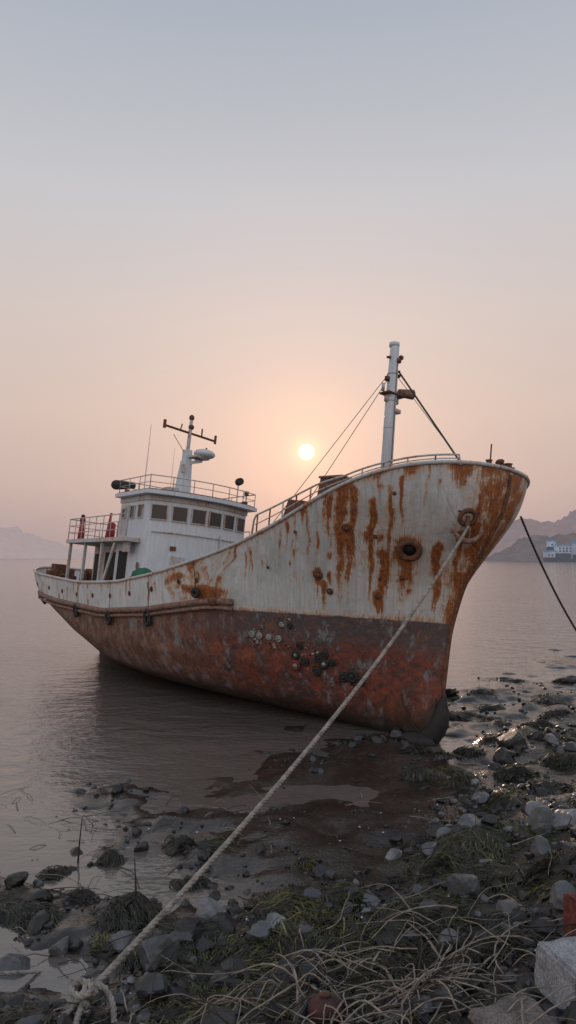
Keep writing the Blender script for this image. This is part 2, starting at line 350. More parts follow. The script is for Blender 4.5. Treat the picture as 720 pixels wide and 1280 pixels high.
mb_.tube([(1.2,-.25,5.8),(1.2,-.22,6.45)],.018,RUST,6); mb_.box((1.35,.05,5.98),(.1,.5,.08),RUST)
mb_.ball((1.1,.9,5.95),.09,RUST,(1,1,.8),2,.4); mb_.ball((1.35,-.1,6.08),.07,RUST,(1.3,1,.8),2,.4); mb_.box((1.15,.3,6.05),(.16,.12,.16),RUST,.4)
mb_.obj("windlass_and_bollards",ship,False,.012)
# foremast
mb_=MB(); mx=-1.98; e=.33
mb_.tube([(mx,0,4.3),(mx,0,7.6+e),(mx+.02,0,9.05+e),(mx+.02,0,9.17+e)],[.155,.14,.115,.09],WHITE,18)
mb_.tube([(mx,0,9.1+e),(mx,0,9.2+e)],.13,WHITE,16); e=.25
mb_.box((mx,.05,7.93+e),(.32,.62,.045),RUST); mb_.box((mx,.02,7.8+e),(.1,.42,.16),WHITE2)
mb_.tube([(mx+.05,.22,8.02+e),(mx+.15,.62,8.06+e)],[.1,.13],RAILM,14); mb_.tube([(mx+.0,-.3,7.95+e),(mx,-.3,8.15+e)],.04,WHITE2)
mb_.tube([(mx,-.22,8.85+e),(mx,.25,8.95+e)],.035,RUST); mb_.ball((mx,.27,8.97+e),.07,RUST); mb_.box((mx+.1,.05,8.8+e),(.12,.14,.1),RUST)
mb_.tube([(mx,.0,8.5+e),(mx,.25,8.6+e)],.03,RUST); mb_.ball((mx+.05,.18,8.45+e),.05,RUST)
mb_.box((mx+.1,.1,7.5+e),(.15,.2,.1),WHITE2); mb_.box((mx,-.18,8.3+e),(.08,.1,.12),RUST)
mb_.tube([(mx+.16,.0,4.6),(mx+.14,0,9.0)],.012,STEEL,5)
for t in np.arange(5.2,9.2,.7): mb_.ring((mx,0,t),(0,0,1),.14,.008,STEEL,14,4)
mb_.obj("foremast",ship,True)
mb_=MB()
mb_.tube([(mx,-.05,8.8),(-3.2,-2.55,4.5)],.009,STEEL,5); mb_.tube([(mx,-.05,8.7),(-1.9,-2.6,4.9)],.009,STEEL,5)
mb_.tube([(mx+.1,.1,8.8),(.45,.3,5.75)],.024,ROPED,6); mb_.tube([(mx,.1,8.75),(.6,.2,5.7)],.008,STEEL,5)
mb_.obj("mast_stays",ship)
# ---------------------------------------------------------------- wheelhouse
XO=.18
def fx(y): return -10.35+XO-.55*(y/1.95)**2
fr=[(fx(y),y) for y in np.linspace(-1.95,1.95,15)]
plan=[(-12.8,-1.95)]+fr+[(-12.8,1.95)]
def prism(mb,plan,z0,z1,mat):
    n=len(plan); v=[(a,c,z0) for a,c in plan]+[(a,c,z1) for a,c in plan]
    mb.add(v,[tuple(range(n))[::-1],tuple(range(n,2*n))]+[(i,(i+1)%n,n+(i+1)%n,n+i) for i in range(n)],mat)
mb_=MB(); prism(mb_,plan,2.2,5.95,WHITE)
mb_.box((-14.3,0,3.3),(2.9,3.0,2.1),WHITE2)
mb_.obj("wheelhouse_walls",ship)
mb_=MB()
AE=-12.75
rp=[(AE,-2.2)]+[(fx(y*.87)+.3,y) for y in np.linspace(-2.2,2.2,15)]+[(AE,2.2)]
rp=[(a-.12 if abs(a-AE)<.01 else a,c) for a,c in rp]
prism(mb_,rp,5.955,6.09,WHITE)
prism(mb_,[(a-.05 if a>-12.7 else a+.05,c*.97) for a,c in rp],6.095,6.13,DECKM)
prism(mb_,[(a+.04 if i not in(0,len(plan)-1) else a-.04,c*1.02) for i,(a,c) in enumerate(plan)],5.78,5.95,WHITE2)
mb_.obj("wheelhouse_roof",ship,False,.01)
mb_=MB()
def window(mb,cx,cy,cz,ang,w_,h_):
    n_=Vector((math.cos(ang),math.sin(ang),0)); c=Vector((cx,cy,cz))+n_*.012; t=.03
    mb.box(c,(.02,w_,h_),GLASS,ang)
    d=Vector((-n_.y,n_.x,0))
    for s_ in (-1,1):
        mb.box(c+n_*.012+Vector((0,0,s_*(h_/2+t/2))),(.05,w_+2*t,t),WHITE2,ang)
        mb.box(c+n_*.012+d*s_*(w_/2+t/2),(.047,t,h_-.002),WHITE2,ang)
for y in (-1.62,-.98,-.33,.32,.97,1.6):
    a=math.atan2(1.1*y/1.95**2,1); window(mb_,fx(y),y,5.40,a,.48,.46)
for xx in (-11.2,-11.8): window(mb_,xx,-1.95,5.42,-math.pi/2,.32,.4); window(mb_,xx,1.95,5.42,math.pi/2,.32,.4)
mb_.box((-12.4,-1.96,5.1),(.6,.03,1.15),WHITE2); window(mb_,-12.4,-1.975,5.4,-math.pi/2,.25,.3)
mb_.box((-12.2,-1.96,3.3),(.65,.03,1.6),DARK); mb_.box((-14.2,-1.515,3.25),(.9,.03,1.7),DARK); mb_.box((-15.3,-1.515,3.3),(.6,.03,1.5),DARK)
for (xx,zz) in [(-11.0,3.6)]: mb_.ring((xx,-1.96,zz),(0,-1,0),.13,.02,WHITE2); mb_.disc((xx,-1.965,zz),(0,-1,0),.12,.02,GLASS)
a0=math.atan2(1.1*-.9/1.95**2,1)
mb_.box((fx(-.9)+.02,-.9,3.5),(.03,.5,1.0),WHITE2,a0)
mb_.box((fx(-1.1)+.02,-1.1,4.25),(.04,.2,.14),RUST,a0); mb_.box((fx(.2)+.02,.2,4.0),(.04,.12,.2),DRED,.1)
mb_.tube([(fx(.6)+.05,.6,2.6),(fx(.6)+.05,.6,4.9)],.025,WHITE2,6)
mb_.tube([(fx(y)+.05,y,4.75) for y in np.linspace(-1.8,1.8,9)],.02,WHITE2,6)
mb_.obj("windows_and_doors",ship)
# bridge wing deck, posts and rails
mb_=MB()
mb_.box((-13.6,0,4.43),(5.2,5.0,.14),WHITE2)
for xx,yy in [(-16.05,-2.35),(-14.6,-2.35),(-13.1,-2.35),(-16.05,2.35),(-14.6,2.35),(-13.1,2.35)]:
    mb_.box((xx,yy,3.4),(.1,.1,1.92),WHITE2)
mb_.box((-12.35,-2.38,3.65),(.12,.06,1.6),WHITE2,0,.45)
mb_.box((-11.5,-2.2,4.2),(.5,.06,.34),WHITE2)
mb_.obj("bridge_wing_deck",ship,False,.01)
mb_=MB()
def rail(mb,pts,h,n_rails,mat,step=.6,r_=.02):
    P=[Vector(p) for p in pts]
    for k in range(n_rails):
        hh=h*(k+1)/n_rails; mb.tube([p+Vector((0,0,hh)) for p in P],r_ if k==n_rails-1 else r_*.7,mat,6)
    for a,c in zip(P[:-1],P[1:]):
        m_=max(1,round((c-a).length/step))
        for j in range(m_+1):
            q=a.lerp(c,j/m_); mb.tube([q,q+Vector((0,0,h))],r_*.8,mat,5)
rail(mb_,[(-11.1,-2.45,4.5),(-16.15,-2.45,4.5),(-16.15,2.45,4.5),(-11.1,2.45,4.5)],.78,3,WHITE2)
rr_=[(AE,-2.1,6.12)]+[(fx(y*.87)+.2,y,6.12) for y in np.linspace(-2.1,2.1,7)]+[(AE,2.1,6.12)]
rail(mb_,rr_,.45,2,WHITE2,.7,.018); rail(mb_,[(AE,-2.1,6.12),(AE,2.1,6.12)],.45,2,WHITE2,.7,.018)
mb_.obj("deck_rails",ship,True)
# radar mast and roof gear
mb_=MB(); ax=-12.05
mb_.box((ax,0,6.85),(.56,.46,1.5),WHITE,0,.06,0,.62); mb_.box((ax+.06,0,7.75),(.28,.26,.5),WHITE)
mb_.tube([(ax+.06,0,7.6),(ax+.12,0,9.15),(ax+.12,0,9.3)],[.08,.06,.03],WHITE2,10)
mb_.tube([(ax+.1,-1.05,8.7),(ax+.1,1.1,8.55)],.045,RUST,8); mb_.tube([(ax+.1,-1.05,8.6),(ax+.1,-1.05,8.9)],.06,RUST); mb_.tube([(ax+.1,1.1,8.45),(ax+.1,1.1,8.77)],.05,RUST)
mb_.tube([(ax+.1,.5,8.59),(ax+.1,.5,8.9)],.03,RUST); mb_.tube([(ax+.1,-.4,8.65),(ax+.1,-.35,8.9)],.025,RUST)
mb_.ball((ax+.12,0,9.2),.1,RUST,(1,1,1.2)); mb_.ball((ax+.12,.02,8.85),.11,RUST)
mb_.box((ax+.25,.35,7.75),(.5,.7,.07),WHITE2,.3); mb_.ball((ax+.35,.55,7.92),.36,WHITE,(1,1.15,.5),3); mb_.box((ax+.2,.3,7.6),(.14,.5,.12),WHITE,0,0,.3)
mb_.tube([(ax+.4,.2,7.7),(ax+.4,.6,8.15)],.03,RUST); mb_.box((ax+.3,-.25,7.25),(.12,.14,.3),WHITE2)
mb_.tube([(ax,-.1,7.9),(ax-.1,-.55,8.5)],.015,STEEL,5)
mb_.obj("radar_mast",ship,False,.01)
mb_=MB()
mb_.tube([(-12.5,-1.3,6.1),(-12.5,-1.3,7.4),(-12.5,-1.3,8.75)],[.02,.014,.008],WHITE2,6); mb_.tube([(-11.3,-.9,6.1),(-11.3,-.9,7.8)],[.012,.006],WHITE2,5)
mb_.tube([(-10.5,1.35,6.1),(-10.5,1.35,6.85)],.022,WHITE2); mb_.ball((-10.5,1.35,6.92),.13,BLACK,(1,1,1.1)); mb_.tube([(-10.45,1.35,6.92),(-10.3,1.3,6.92)],.13,BLACK,12)
mb_.tube([(-10.8,1.95,6.1),(-10.8,1.95,6.6)],.02,RUST); mb_.box((-10.8,1.95,6.62),(.12,.12,.16),RUST); mb_.box((-11.1,2.1,6.25),(.2,.14,.22),RUST)
mb_.box((-11.3,-.9,6.26),(.5,.4,.25),WHITE2)
mb_.obj("roof_gear",ship,False,.008)
mb_=MB()
mb_.tube([(-14.3,-1.2,4.5),(-14.3,-1.2,5.3)],.13,RED,12); mb_.tube([(-14.3,-1.2,5.3),(-14.1,-1.2,6.5)],.09,RUST,10)
mb_.tube([(-14.6,-1.45,6.68),(-13.9,-1.05,6.66)],[.19,.13],BLACK,12); mb_.ball((-14.6,-1.45,6.68),.19,BLACK)
mb_.tube([(-14.0,-1.7,4.5),(-14.0,-1.7,5.1)],.15,RED,12); mb_.ball((-14.0,-1.7,5.1),.15,RED,(1,1,.6)); mb_.tube([(-13.7,-2.0,4.5),(-13.9,-1.8,5.5)],.05,RED,8)
mb_.tube([(-15.8,-2.1,4.5),(-15.8,-2.1,5.25)],[.13,.09],RED,12); mb_.ball((-15.8,-2.1,5.3),.12,RED); mb_.ball((-15.8,-2.1,5.43),.08,BLACK)
mb_.obj("red_ventilators",ship,True)
mb_=MB(); rr=random.Random(9)
mb_.ball((-10.0,-2.25,3.2),.42,GREEN,(1.3,.7,.75),3,.18,2); mb_.ball((-9.2,-2.3,3.15),.3,ROPED,(1.4,.7,.7),3,.3,3)
for i in range(30):
    xx=rr.uniform(-19.2,-8.2); yy=-max(.2,float(hb(xx,2.6))-.4)*rr.uniform(.6,1); z0=float(zs(xx))-.75
    k=rr.random(); h=rr.uniform(.5,1.1)
    if k<.45: mb_.tube([(xx,yy,z0),(xx+rr.uniform(-.1,.1),yy,z0+h)],rr.uniform(.03,.07),rr.choice([RUST,WHITE2,BLACK]),8)
    elif k<.85: mb_.box((xx,yy,z0+h/2),(rr.uniform(.2,.6),.4,h),rr.choice([RUST,DECKM,WHITE2]),rr.uniform(-.4,.4),0,0,.85)
    else: mb_.ring((xx,yy,z0+h*.75),(rr.uniform(-1,1),-1,.3),.16,.05,RUST,16,6)
mb_.tube([(-17.3,-1.1,3.2),(-17.3,1.1,3.2)],.3,RUST,16)
for yy in (-1.2,1.2): mb_.box((-17.3,yy,2.9),(.6,.1,1.0),RUST)
mb_.obj("deck_gear",ship,False,.01)
# ---------------------------------------------------------------- terrain
def vn(x,y,seed):
    xi=np.floor(x).astype(np.int64); yi=np.floor(y).astype(np.int64); fx_=x-xi; fy=y-yi
    def h(a,b_):
        n=(a*374761393+b_*668265263+seed*1442695041)&0x7fffffff; n=((n^(n>>13))*1274126177)&0x7fffffff; return ((n^(n>>16))&0xffff)/65535.
    sx_=fx_*fx_*(3-2*fx_); sy=fy*fy*(3-2*fy)
    return (h(xi,yi)*(1-sx_)+h(xi+1,yi)*sx_)*(1-sy)+(h(xi,yi+1)*(1-sx_)+h(xi+1,yi+1)*sx_)*sy-.5
ysh=T([(-400,9),(-20,8.5),(-10,9.2),(-4.2,9.9),(-.8,12.0),(1.0,13.6),(3,16.6),(5,19),(6,20.5),(8,23),(10,25.5),(14,30),(20,38),(400,300)],.6)
def gh(x,y):
    x=np.asarray(x,float); y=np.asarray(y,float)
    s=(ysh(x)-y)*.75
    sp_=np.clip(s,0,14)
    h=np.where(s>0,.0140*sp_**2-.006*sp_-.012,.035*s-.006*s*s-.012); h=np.maximum(h,-1.5)
    quiet=1-.7*np.exp(-(((x-.8)/1.8)**2+((y-11.8)/2.2)**2))
    nz=.25*vn(x*.6,y*.6,1)+.16*vn(x*1.6,y*1.6,2)+.05*vn(x*4.3,y*4.3,3)+.025*vn(x*9.5,y*9.5,4)
    return h+nz*quiet*np.clip(1.1+s*.04,0,1.2)
gx=np.concatenate([[-400,-200,-100,-60,-40,-30,-24,-20],np.arange(-17,23,.075),[24,27,32,40,60,100,200,400]])
gy=np.concatenate([[-300,-150,-70,-35,-18,-10,-7],np.arange(-5,32,.075),[33,36,40,50,70,120,250,500,1000]])
GX,GY=np.meshgrid(gx,gy,indexing='ij'); GZ=gh(GX,GY)
def gridmesh(name,GX,GY,GZ,mat):
    a,b_=GX.shape; me=bpy.data.meshes.new(name); idx=np.arange(a*b_).reshape(a,b_)
    q=np.stack([idx[:-1,:-1],idx[1:,:-1],idx[1:,1:],idx[:-1,1:]],-1).reshape(-1,4)
    me.from_pydata(np.stack([GX,GY,GZ],-1).reshape(-1,3).tolist(),[],q.tolist()); me.polygons.foreach_set('use_smooth',[True]*len(me.polygons))
    me.materials.append(mat); return link(bpy.data.objects.new(name,me))
n=NT("wet_mud"); P=n.pos(); z=n.sep(P,2)
a=n.noise(P,1.1,8,.6); f1=n.noise(P,14,7,.65); v1=n.vor(P,22)
c=n.ramp(a,[(.35,(.018,.014,.011)),(.5,(.032,.026,.021)),(.65,(.058,.049,.041))])
c=n.mix(n.ramp(f1,[(.52,0.),(.72,.7)]),c,(.08,.073,.067))
gm=n.ma('MULTIPLY',n.ramp(n.noise(P,1.7,7,.65),[(.5,0.),(.6,1.)]),n.mr(z,.08,.3))
c=n.mix(n.ma('MULTIPLY',gm,.8),c,n.ramp(f1,[(.35,(.012,.017,.005)),(.65,(.07,.075,.014))]))
wet=n.ma('ADD',z,n.ma('MULTIPLY_ADD',a,.3,-.15))
n.col(c); n.rough(n.mr(wet,.02,.4,.10,.42))
h=n.ma('ADD',n.ma('MULTIPLY',f1,.6),n.ma('MULTIPLY',n.ma('SUBTRACT',1.,v1),.5)); h=n.ma('MULTIPLY',h,n.mr(wet,.0,.25,.1,1.))
n.bump(h,.8,.03)
gridmesh("muddy_shore",GX,GY,GZ,n.m)
# ---------------------------------------------------------------- water
n=NT("sea_water"); P=n.pos()
w1=n.noise(n.mp(P,(.9,1.5,1)),1.1,3,.5,.4); w2=n.noise(n.mp(P,(1,1.6,1)),5.5,3,.5,.3); w3=n.noise(n.mp(P,(.25,.5,1)),.5,2,.5)
n.col(n.ramp(w3,[(.3,(.105,.09,.08)),(.7,(.135,.118,.105))])); n.b.inputs['IOR'].default_value=1.8; n.rough(.08)
calm=n.mr(n.sep(P,1),10.,17.,.25,1.)
h=n.ma('ADD',w1,n.ma('MULTIPLY',w2,.35)); h=n.ma('ADD',h,n.ma('MULTIPLY',w3,1.2))
n.bump(n.ma('MULTIPLY',h,calm),.55,.13)
wx=np.array([-4000,-500,-60,0,60,500,4000.]); WX,WY=np.meshgrid(wx,np.array([-50,0,60,300,1500,6000.]),indexing='ij')
gridmesh("sea",WX,WY,WX*0,n.m)
# ---------------------------------------------------------------- rocks
def ico(sub):
    bm=bmesh.new(); bmesh.ops.create_icosphere(bm,subdivisions=sub,radius=1); v=np.array([p.co[:] for p in bm.verts]); f=np.array([[q.index for q in fa.verts] for fa in bm.faces]); bm.free(); return v,f
def rockvar(sub,k):
    v,f=ico(sub); N=rng.normal(size=(k,3)); N/=np.linalg.norm(N,axis=1)[:,None]; D=rng.uniform(.6,1,k)
    dots=v@N.T; r=np.min(np.where(dots>.15,D/np.maximum(dots,.15),9),axis=1); r=np.minimum(r,1.15); r*=1+rng.normal(size=len(r))*.012
    return v*r[:,None],f
RV={2:[rockvar(2,12) for i in range(10)],3:[rockvar(3,13) for i in range(8)]}
def n_rock(name,lo,hi,rough):
    n=NT(name); P=n.pos(); t=n.attr('tone'); fi=n.noise(P,24,6,.65); a=n.noise(P,6,4,.6)
    base=n.mix(t,lo,hi); c=n.mix(n.ramp(fi,[(.4,.6),(.65,0.)]),base,n.mix(.65,base,(.01,.01,.009)))
    c=n.mix(n.ramp(a,[(.52,0.),(.66,.6)]),c,(.03,.034,.012))
    n.col(c); n.rough(n.ramp(a,[(.3,rough-.18),(.7,rough+.12)])); n.bump(fi,.5,.012); return n.m
ROCK=n_rock("wet_stone",(.014,.015,.018),(.24,.25,.265),.40)
def merged(name,items,mat,smooth=False):
    V=[];F=[];Tn=[];o=0
    for (v,f,t) in items:
        V.append(v);F.append(f+o);Tn.append(np.full(len(v),t));o+=len(v)
    V=np.concatenate(V);F=np.concatenate(F);Tn=np.concatenate(Tn)
    me=bpy.data.meshes.new(name); me.from_pydata(V.tolist(),[],F.tolist()); at=me.attributes.new('tone','FLOAT','POINT'); at.data.foreach_set('value',Tn)
    if smooth: me.polygons.foreach_set('use_smooth',[True]*len(me.polygons))
    me.materials.append(mat); return link(bpy.data.objects.new(name,me))
def rock(x,y,r,tone,flat=.6,sink=.25,z=None):
    v,f=RV[3 if r>.1 else 2][rng.integers(8)]
    A=np.array(Matrix.Rotation(rng.uniform(0,6.28),3,'Z')@Matrix.Rotation(rng.normal()*.3,3,'X'))
    s=np.array([1,rng.uniform(.65,1),flat*rng.uniform(.8,1.2)])*r
    g=float(gh(x,y)) if z is None else z
    return ((v*s)@A.T+np.array([x,y,g+r*flat*(1-2*sink)*.5]),f,tone)
items=[]
N=0
while N<5600:
    y=3+20*rng.random()**1.5; x=rng.uniform(-.5,.5)*(y*.98+1.5)
    s=(float(ysh(x))-y)*.75
    if s<-1.5: continue
    quiet=math.exp(-(((x-.7)/1.9)**2+((y-11.6)/2.4)**2))
    if rng.random()<quiet*.95: continue
    if float(vn(np.array(x*.9),np.array(y*.9),21))+.5<rng.random()*1.0: continue
    g=float(gh(x,y))
    if g<-.04: continue
    if s<3.5 and rng.random()<.7: continue
    r=min(.15,.018*math.exp(abs(rng.normal())*.8)); r*=1+.03*y
    t=rng.random()**4*.8*(.4 if s<3.5 else 1)
    if rng.random()<.008: t=1.2
    items.append(rock(x,y,r,t)); N+=1
for (x,y,r,t) in [(-.85,7.8,.2,.85),(-2.7,6.9,.24,.4),(-1.25,6.9,.22,.35),(3.3,9.0,.25,.45),(3.55,8.9,.2,.8),(3.0,8.3,.16,.4),(4.6,14.2,.3,.2),(4.1,13.3,.22,.15),(-1.9,6.2,.15,.3),(1.1,5.7,.13,.8),(.1,5.3,.1,.7),(-.95,5.0,.15,.75),(-.7,5.05,.12,.6),(1.9,7.6,.18,.4),(-.5,4.9,.11,.5),(-3.3,8.6,.14,.0),(-2.9,9.5,.18,.0),(2.4,15.3,.2,.1),(2.0,14.6,.14,.0),(-1.1,9.2,.1,.1),(.5,8.6,.1,.2),(2.7,6.8,.2,.5),(2.2,7.0,.15,.4),(-2.0,9.6,.12,0),(5.4,13.2,.2,.2),(-.3,7.3,.15,.5),(.9,7.9,.13,.6),(-1.7,7.2,.16,.5),(1.5,6.7,.14,.55),(-2.3,7.2,.13,.4)]:
    items.append(rock(x,y,r,t,.75,.2))
merged("shore_rocks",items,ROCK)
sv=[]
for i in range(110):
    y=4+7*rng.random(); x=rng.uniform(-.45,.45)*y; sv.append(rock(x,y,rng.uniform(.008,.02),1,.4,.0,float(gh(x,y))+.02))
merged("shells",sv,m_plain("white_shell",(.55,.6,.65),.5))
def block(name,x,y,size,rz,tilt,mat,seed,dz=0):
    bm=bmesh.new(); bmesh.ops.create_cube(bm,size=1); bmesh.ops.bevel(bm,geom=bm.edges[:],offset=.07,segments=2,affect='EDGES')
    bmesh.ops.subdivide_edges(bm,edges=bm.edges[:],cuts=3,use_grid_fill=True)
    from mathutils import noise as mn
    for v in bm.verts: v.co*=1+.12*mn.noise(v.co*2.2+Vector((seed,0,0)))+.04*mn.noise(v.co*8); v.co=Vector([v.co[i]*size[i] for i in range(3)])
    me=bpy.data.meshes.new(name); bm.to_mesh(me); bm.free(); me.materials.append(mat)
    ob=link(bpy.data.objects.new(name,me)); ob.location=(x,y,float(gh(x,y))+size[2]*.35+dz); ob.rotation_euler=(tilt,.08,rz)
    return ob
def granite(name,a,b_):
    n=NT(name); P=n.obj(); f1=n.noise(P,60,3,.6); f2=n.noise(P,6,6,.6); c=n.ramp(f1,[(.35,a),(.6,b_)]); c=n.mix(n.ramp(f2,[(.45,0.),(.7,.6)]),c,tuple(v*.35 for v in a)); n.col(c); n.rough(.85); n.bump(n.ma('ADD',f1,n.ma('MULTIPLY',f2,3.)),.6,.012); return n.m
GR=granite("granite",(.18,.19,.20),(.36,.365,.375))
block("granite_block",2.2,5.4,(.44,.46,.36),.35,.1,GR,1,.0)
block("brick_block",2.58,6.05,(.3,.34,.34),.2,-.05,BRICK,2)
block("brown_slab",1.62,5.0,(.56,.42,.18),.5,.12,granite("brown_stone",(.10,.085,.075),(.22,.185,.165)),3)
mb_=MB(); g0=float(gh(.3,5.75)); mb_.ball((.3,5.75,g0+.11),.13,m_rusty("rusty_float",(.03,.015,.012),(.11,.04,.03)),(1.1,1,.85),4,.02,3); mb_.ring((.3,5.75,g0+.22),(0,.3,1),.04,.012,RUST,12,6); mb_.obj("rusty_float",None,True)
# ---------------------------------------------------------------- seaweed
def ribbon(P,wd,side):
    k=len(P); w_=wd*np.sin(np.linspace(.5,math.pi-.15,k))[:,None]; A=P-side*w_; B=P+side*w_
    v=np.empty((2*k,3)); v[0::2]=A; v[1::2]=B; i=np.arange(k-1)*2
    return v,np.stack([i,i+1,i+3,i+2],-1)
def weed(cx,cy,Rr,H,nst,items,tone,flow=None):
    K=9; flow=rng.uniform(0,6.28) if flow is None else flow; asp=rng.uniform(.55,1)
    for i in range(nst):
        rr0=Rr*math.sqrt(rng.random())*.85; a=rng.uniform(0,2*math.pi); sx=math.cos(a)*rr0; sy=math.sin(a)*rr0*asp
        k=rr0/Rr; base=math.atan2(math.sin(a)*k+.7*math.sin(flow),math.cos(a)*k+.7*math.cos(flow))+rng.normal()*.45
        L=Rr*rng.uniform(.35,1.0); aa=base+np.cumsum(rng.normal(size=K)*.22)
        x_=cx+sx+np.cumsum(np.cos(aa))*L/K; y_=cy+sy+np.cumsum(np.sin(aa))*L/K; rad=np.hypot(x_-cx,(y_-cy)/asp)
        z_=gh(x_,y_)+H*np.clip(1-(rad/Rr)**2,0,1)+.006+rng.random()*.022*np.sin(np.linspace(0,3.1,K)*rng.integers(1,3))**2
        d=np.array([-math.sin(base),math.cos(base),rng.normal()*.35]); d/=np.linalg.norm(d)
        v,f=ribbon(np.stack([x_,y_,z_],-1),rng.uniform(.003,.008),d); items.append((v,f,np.clip(tone+rng.normal()*.22,0,1)))
    v,f=ico(3); rr2=1+.1*rng.normal(size=len(v)); vv=v*rr2[:,None]*np.array([Rr*.85,Rr*.85*asp,H*.95]); 
    vv[:,0]+=cx; vv[:,1]+=cy; vv[:,2]+=gh(vv[:,0],vv[:,1])-.01
    core.append((vv,f,.0))
items=[];core=[]
big=[(-1.75,7.75,.34,.2,420,.1),(-2.3,9.2,.2,.14,150,.1),(-3.3,9.3,.2,.14,90,.0),(-2.9,8.9,.28,.14,140,.05),(-1.5,9.6,.25,.12,140,.05),(-1.2,8.6,.3,.12,180,.1),(2.25,8.9,.55,.17,420,.4),(1.75,8.4,.35,.12,250,.4),(5.0,12.9,.5,.2,260,.2),(4.2,11.2,.4,.2,240,.25),(3.2,10.2,.35,.16,180,.3),(2.3,12.4,.3,.16,160,.2),(3.0,12.0,.3,.14,140,.3),(3.9,12.3,.35,.15,180,.1),(3.6,13.8,.35,.15,160,.05),(2.6,14.0,.35,.15,160,.05),(4.4,10.0,.4,.16,220,.15),
 (-.5,6.9,.5,.10,420,.45),(.25,7.1,.6,.12,520,.55),(.8,6.6,.5,.10,420,.4),(-.1,7.8,.45,.1,300,.6),(1.3,7.3,.5,.12,380,.35),(-.7,6.2,.4,.08,300,.6),(-2.2,5.8,.4,.1,320,.1),(-1.9,5.3,.35,.1,260,.1),(.6,8.0,.35,.1,220,.45),(2.9,7.6,.35,.12,260,.2),(-1.0,5.6,.4,.08,300,.5),(-.2,5.6,.45,.08,320,.3),(1.9,6.4,.4,.1,300,.2),(2.3,7.9,.4,.12,300,.3),(-1.4,7.0,.35,.1,240,.2),(-2.9,7.8,.35,.1,220,.1),
 (7.2,22.3,.6,.1,160,.1),(9.0,22.0,.7,.14,200,.2),(5.5,19.6,.4,.1,120,.1),(6.3,16.5,.5,.13,160,.2),(5.5,15.3,.45,.15,160,.2),(4.2,17.2,.35,.1,100,.15),(7.0,18.5,.5,.12,140,.15),(3.3,15.9,.3,.1,100,.1),(6.1,14.2,.4,.16,160,.4),(5.2,18.0,.3,.1,90,.2)]
for t_ in big: weed(*t_[:5],items,t_[5])
for i in range(150):
    y=4+16*rng.random()**1.3; x=rng.uniform(-.5,.5)*y
    if math.exp(-(((x-.7)/1.9)**2+((y-11.6)/2.4)**2))>.35: continue
    if float(gh(x,y))<.0 or (float(ysh(x))-y)<.6: continue
    weed(x,y,rng.uniform(.12,.32),rng.uniform(.04,.1),75,items,rng.choice([.0,.1,.35,.7]))
n=NT("seaweed",.4); t=n.attr('tone'); P=n.pos(); f1=n.noise(P,5,4,.6)
n.col(n.mix(n.ramp(f1,[(.4,0.),(.7,.5)]),n.ramp(t,[(0,(.010,.009,.007)),(.35,(.024,.025,.009)),(.65,(.07,.075,.015)),(1,(.19,.165,.035))]),(.015,.013,.009)))
merged("seaweed",items,n.m); merged("seaweed_mounds",core,m_plain("seaweed_dark",(.016,.015,.010),.5,.4,30,1.))
# driftwood stems
mb_=MB()
STK=m_plain("dry_stems",(.33,.275,.22),.85,.45,15); STD=m_plain("dark_twigs",(.05,.04,.032),.85)
def stem(x,y,L,r_,mat,curl=.12,lift=.05):
    a=rng.uniform(0,math.pi*2); k=10; aa=a+np.cumsum(rng.normal(size=k)*curl); xx=x+np.cumsum(np.cos(aa))*L/k; yy=y+np.cumsum(np.sin(aa))*L/k
    zz=gh(xx,yy); zz=np.convolve(np.pad(zz,1,'edge'),[.3,.4,.3],'valid')+.06+rng.random()*lift+np.sin(np.linspace(0,3.1,k))*rng.random()*lift*1.5
    rs=(r_*np.linspace(1.15,.55,k)).tolist(); mb_.tube(list(zip(xx.tolist(),yy.tolist(),zz.tolist())),rs,mat,5)
for i in range(300):
    stem(rng.normal(.75,.75),rng.normal(5.85,.65),rng.uniform(.25,1.2),rng.uniform(.003,.010),STK if rng.random()<.68 else STD,.2,.09)
for i in range(200):
    y=4.5+7*rng.random(); stem(rng.uniform(-.45,.45)*y,y,rng.uniform(.2,.9),rng.uniform(.003,.007),STK if rng.random()<.35 else STD,.12,.05)
for (x,y,h_,l) in [(-2.75,9.2,.62,.05),(-1.65,7.7,.6,-.03),(.3,7.4,.35,.1),(-.75,6.9,.2,.1)]:
    g=float(gh(x,y)); mb_.tube([(x,y,g-.05),(x+l*.4,y,g+h_*.5),(x+l,y,g+h_)],[.014,.01,.006],STD,6)
mb_.obj("driftwood_stems",None,True)
# ---------------------------------------------------------------- ropes
def strands(mb,P,r_,mat,pitch=.22,step=.03):
    P=[Vector(p) for p in P]
    Q=[]
    for a,c in zip(P[:-1],P[1:]):
        m_=max(1,int((c-a).length/step)); Q+= [a.lerp(c,j/m_) for j in range(m_)]
    Q.append(P[-1]); s=0; st=[[],[],[]]
    for i,q in enumerate(Q):
        t=(Q[min(i+1,len(Q)-1)]-Q[max(i-1,0)]).normalized(); a=Vector((0,0,1)); 
        if abs(t.z)>.95: a=Vector((1,0,0))
        b1=(a-t*a.dot(t)).normalized(); b2=t.cross(b1)
        if i: s+=(Q[i]-Q[i-1]).length
        for k in range(3):
            an=s/pitch*2*math.pi+k*2.0944; st[k].append(q+(b1*math.cos(an)+b2*math.sin(an))*r_*.52)
    for k in range(3): mb.tube(st[k],r_*.56,mat,6)
def cat(a,c,sag,n=40):
    a=Vector(a);c=Vector(c); return [a.lerp(c,t)-Vector((0,0,sag*4*t*(1-t))) for t in np.linspace(0,1,n)]
def smoothp(P,it=3):
    P=[Vector(p) for p in P]
    for _ in range(it):
        Q=[P[0]]
        for a,c in zip(P[:-1],P[1:]): Q+=[a.lerp(c,.25),a.lerp(c,.75)]
        P=Q+[P[-1]]
    return P
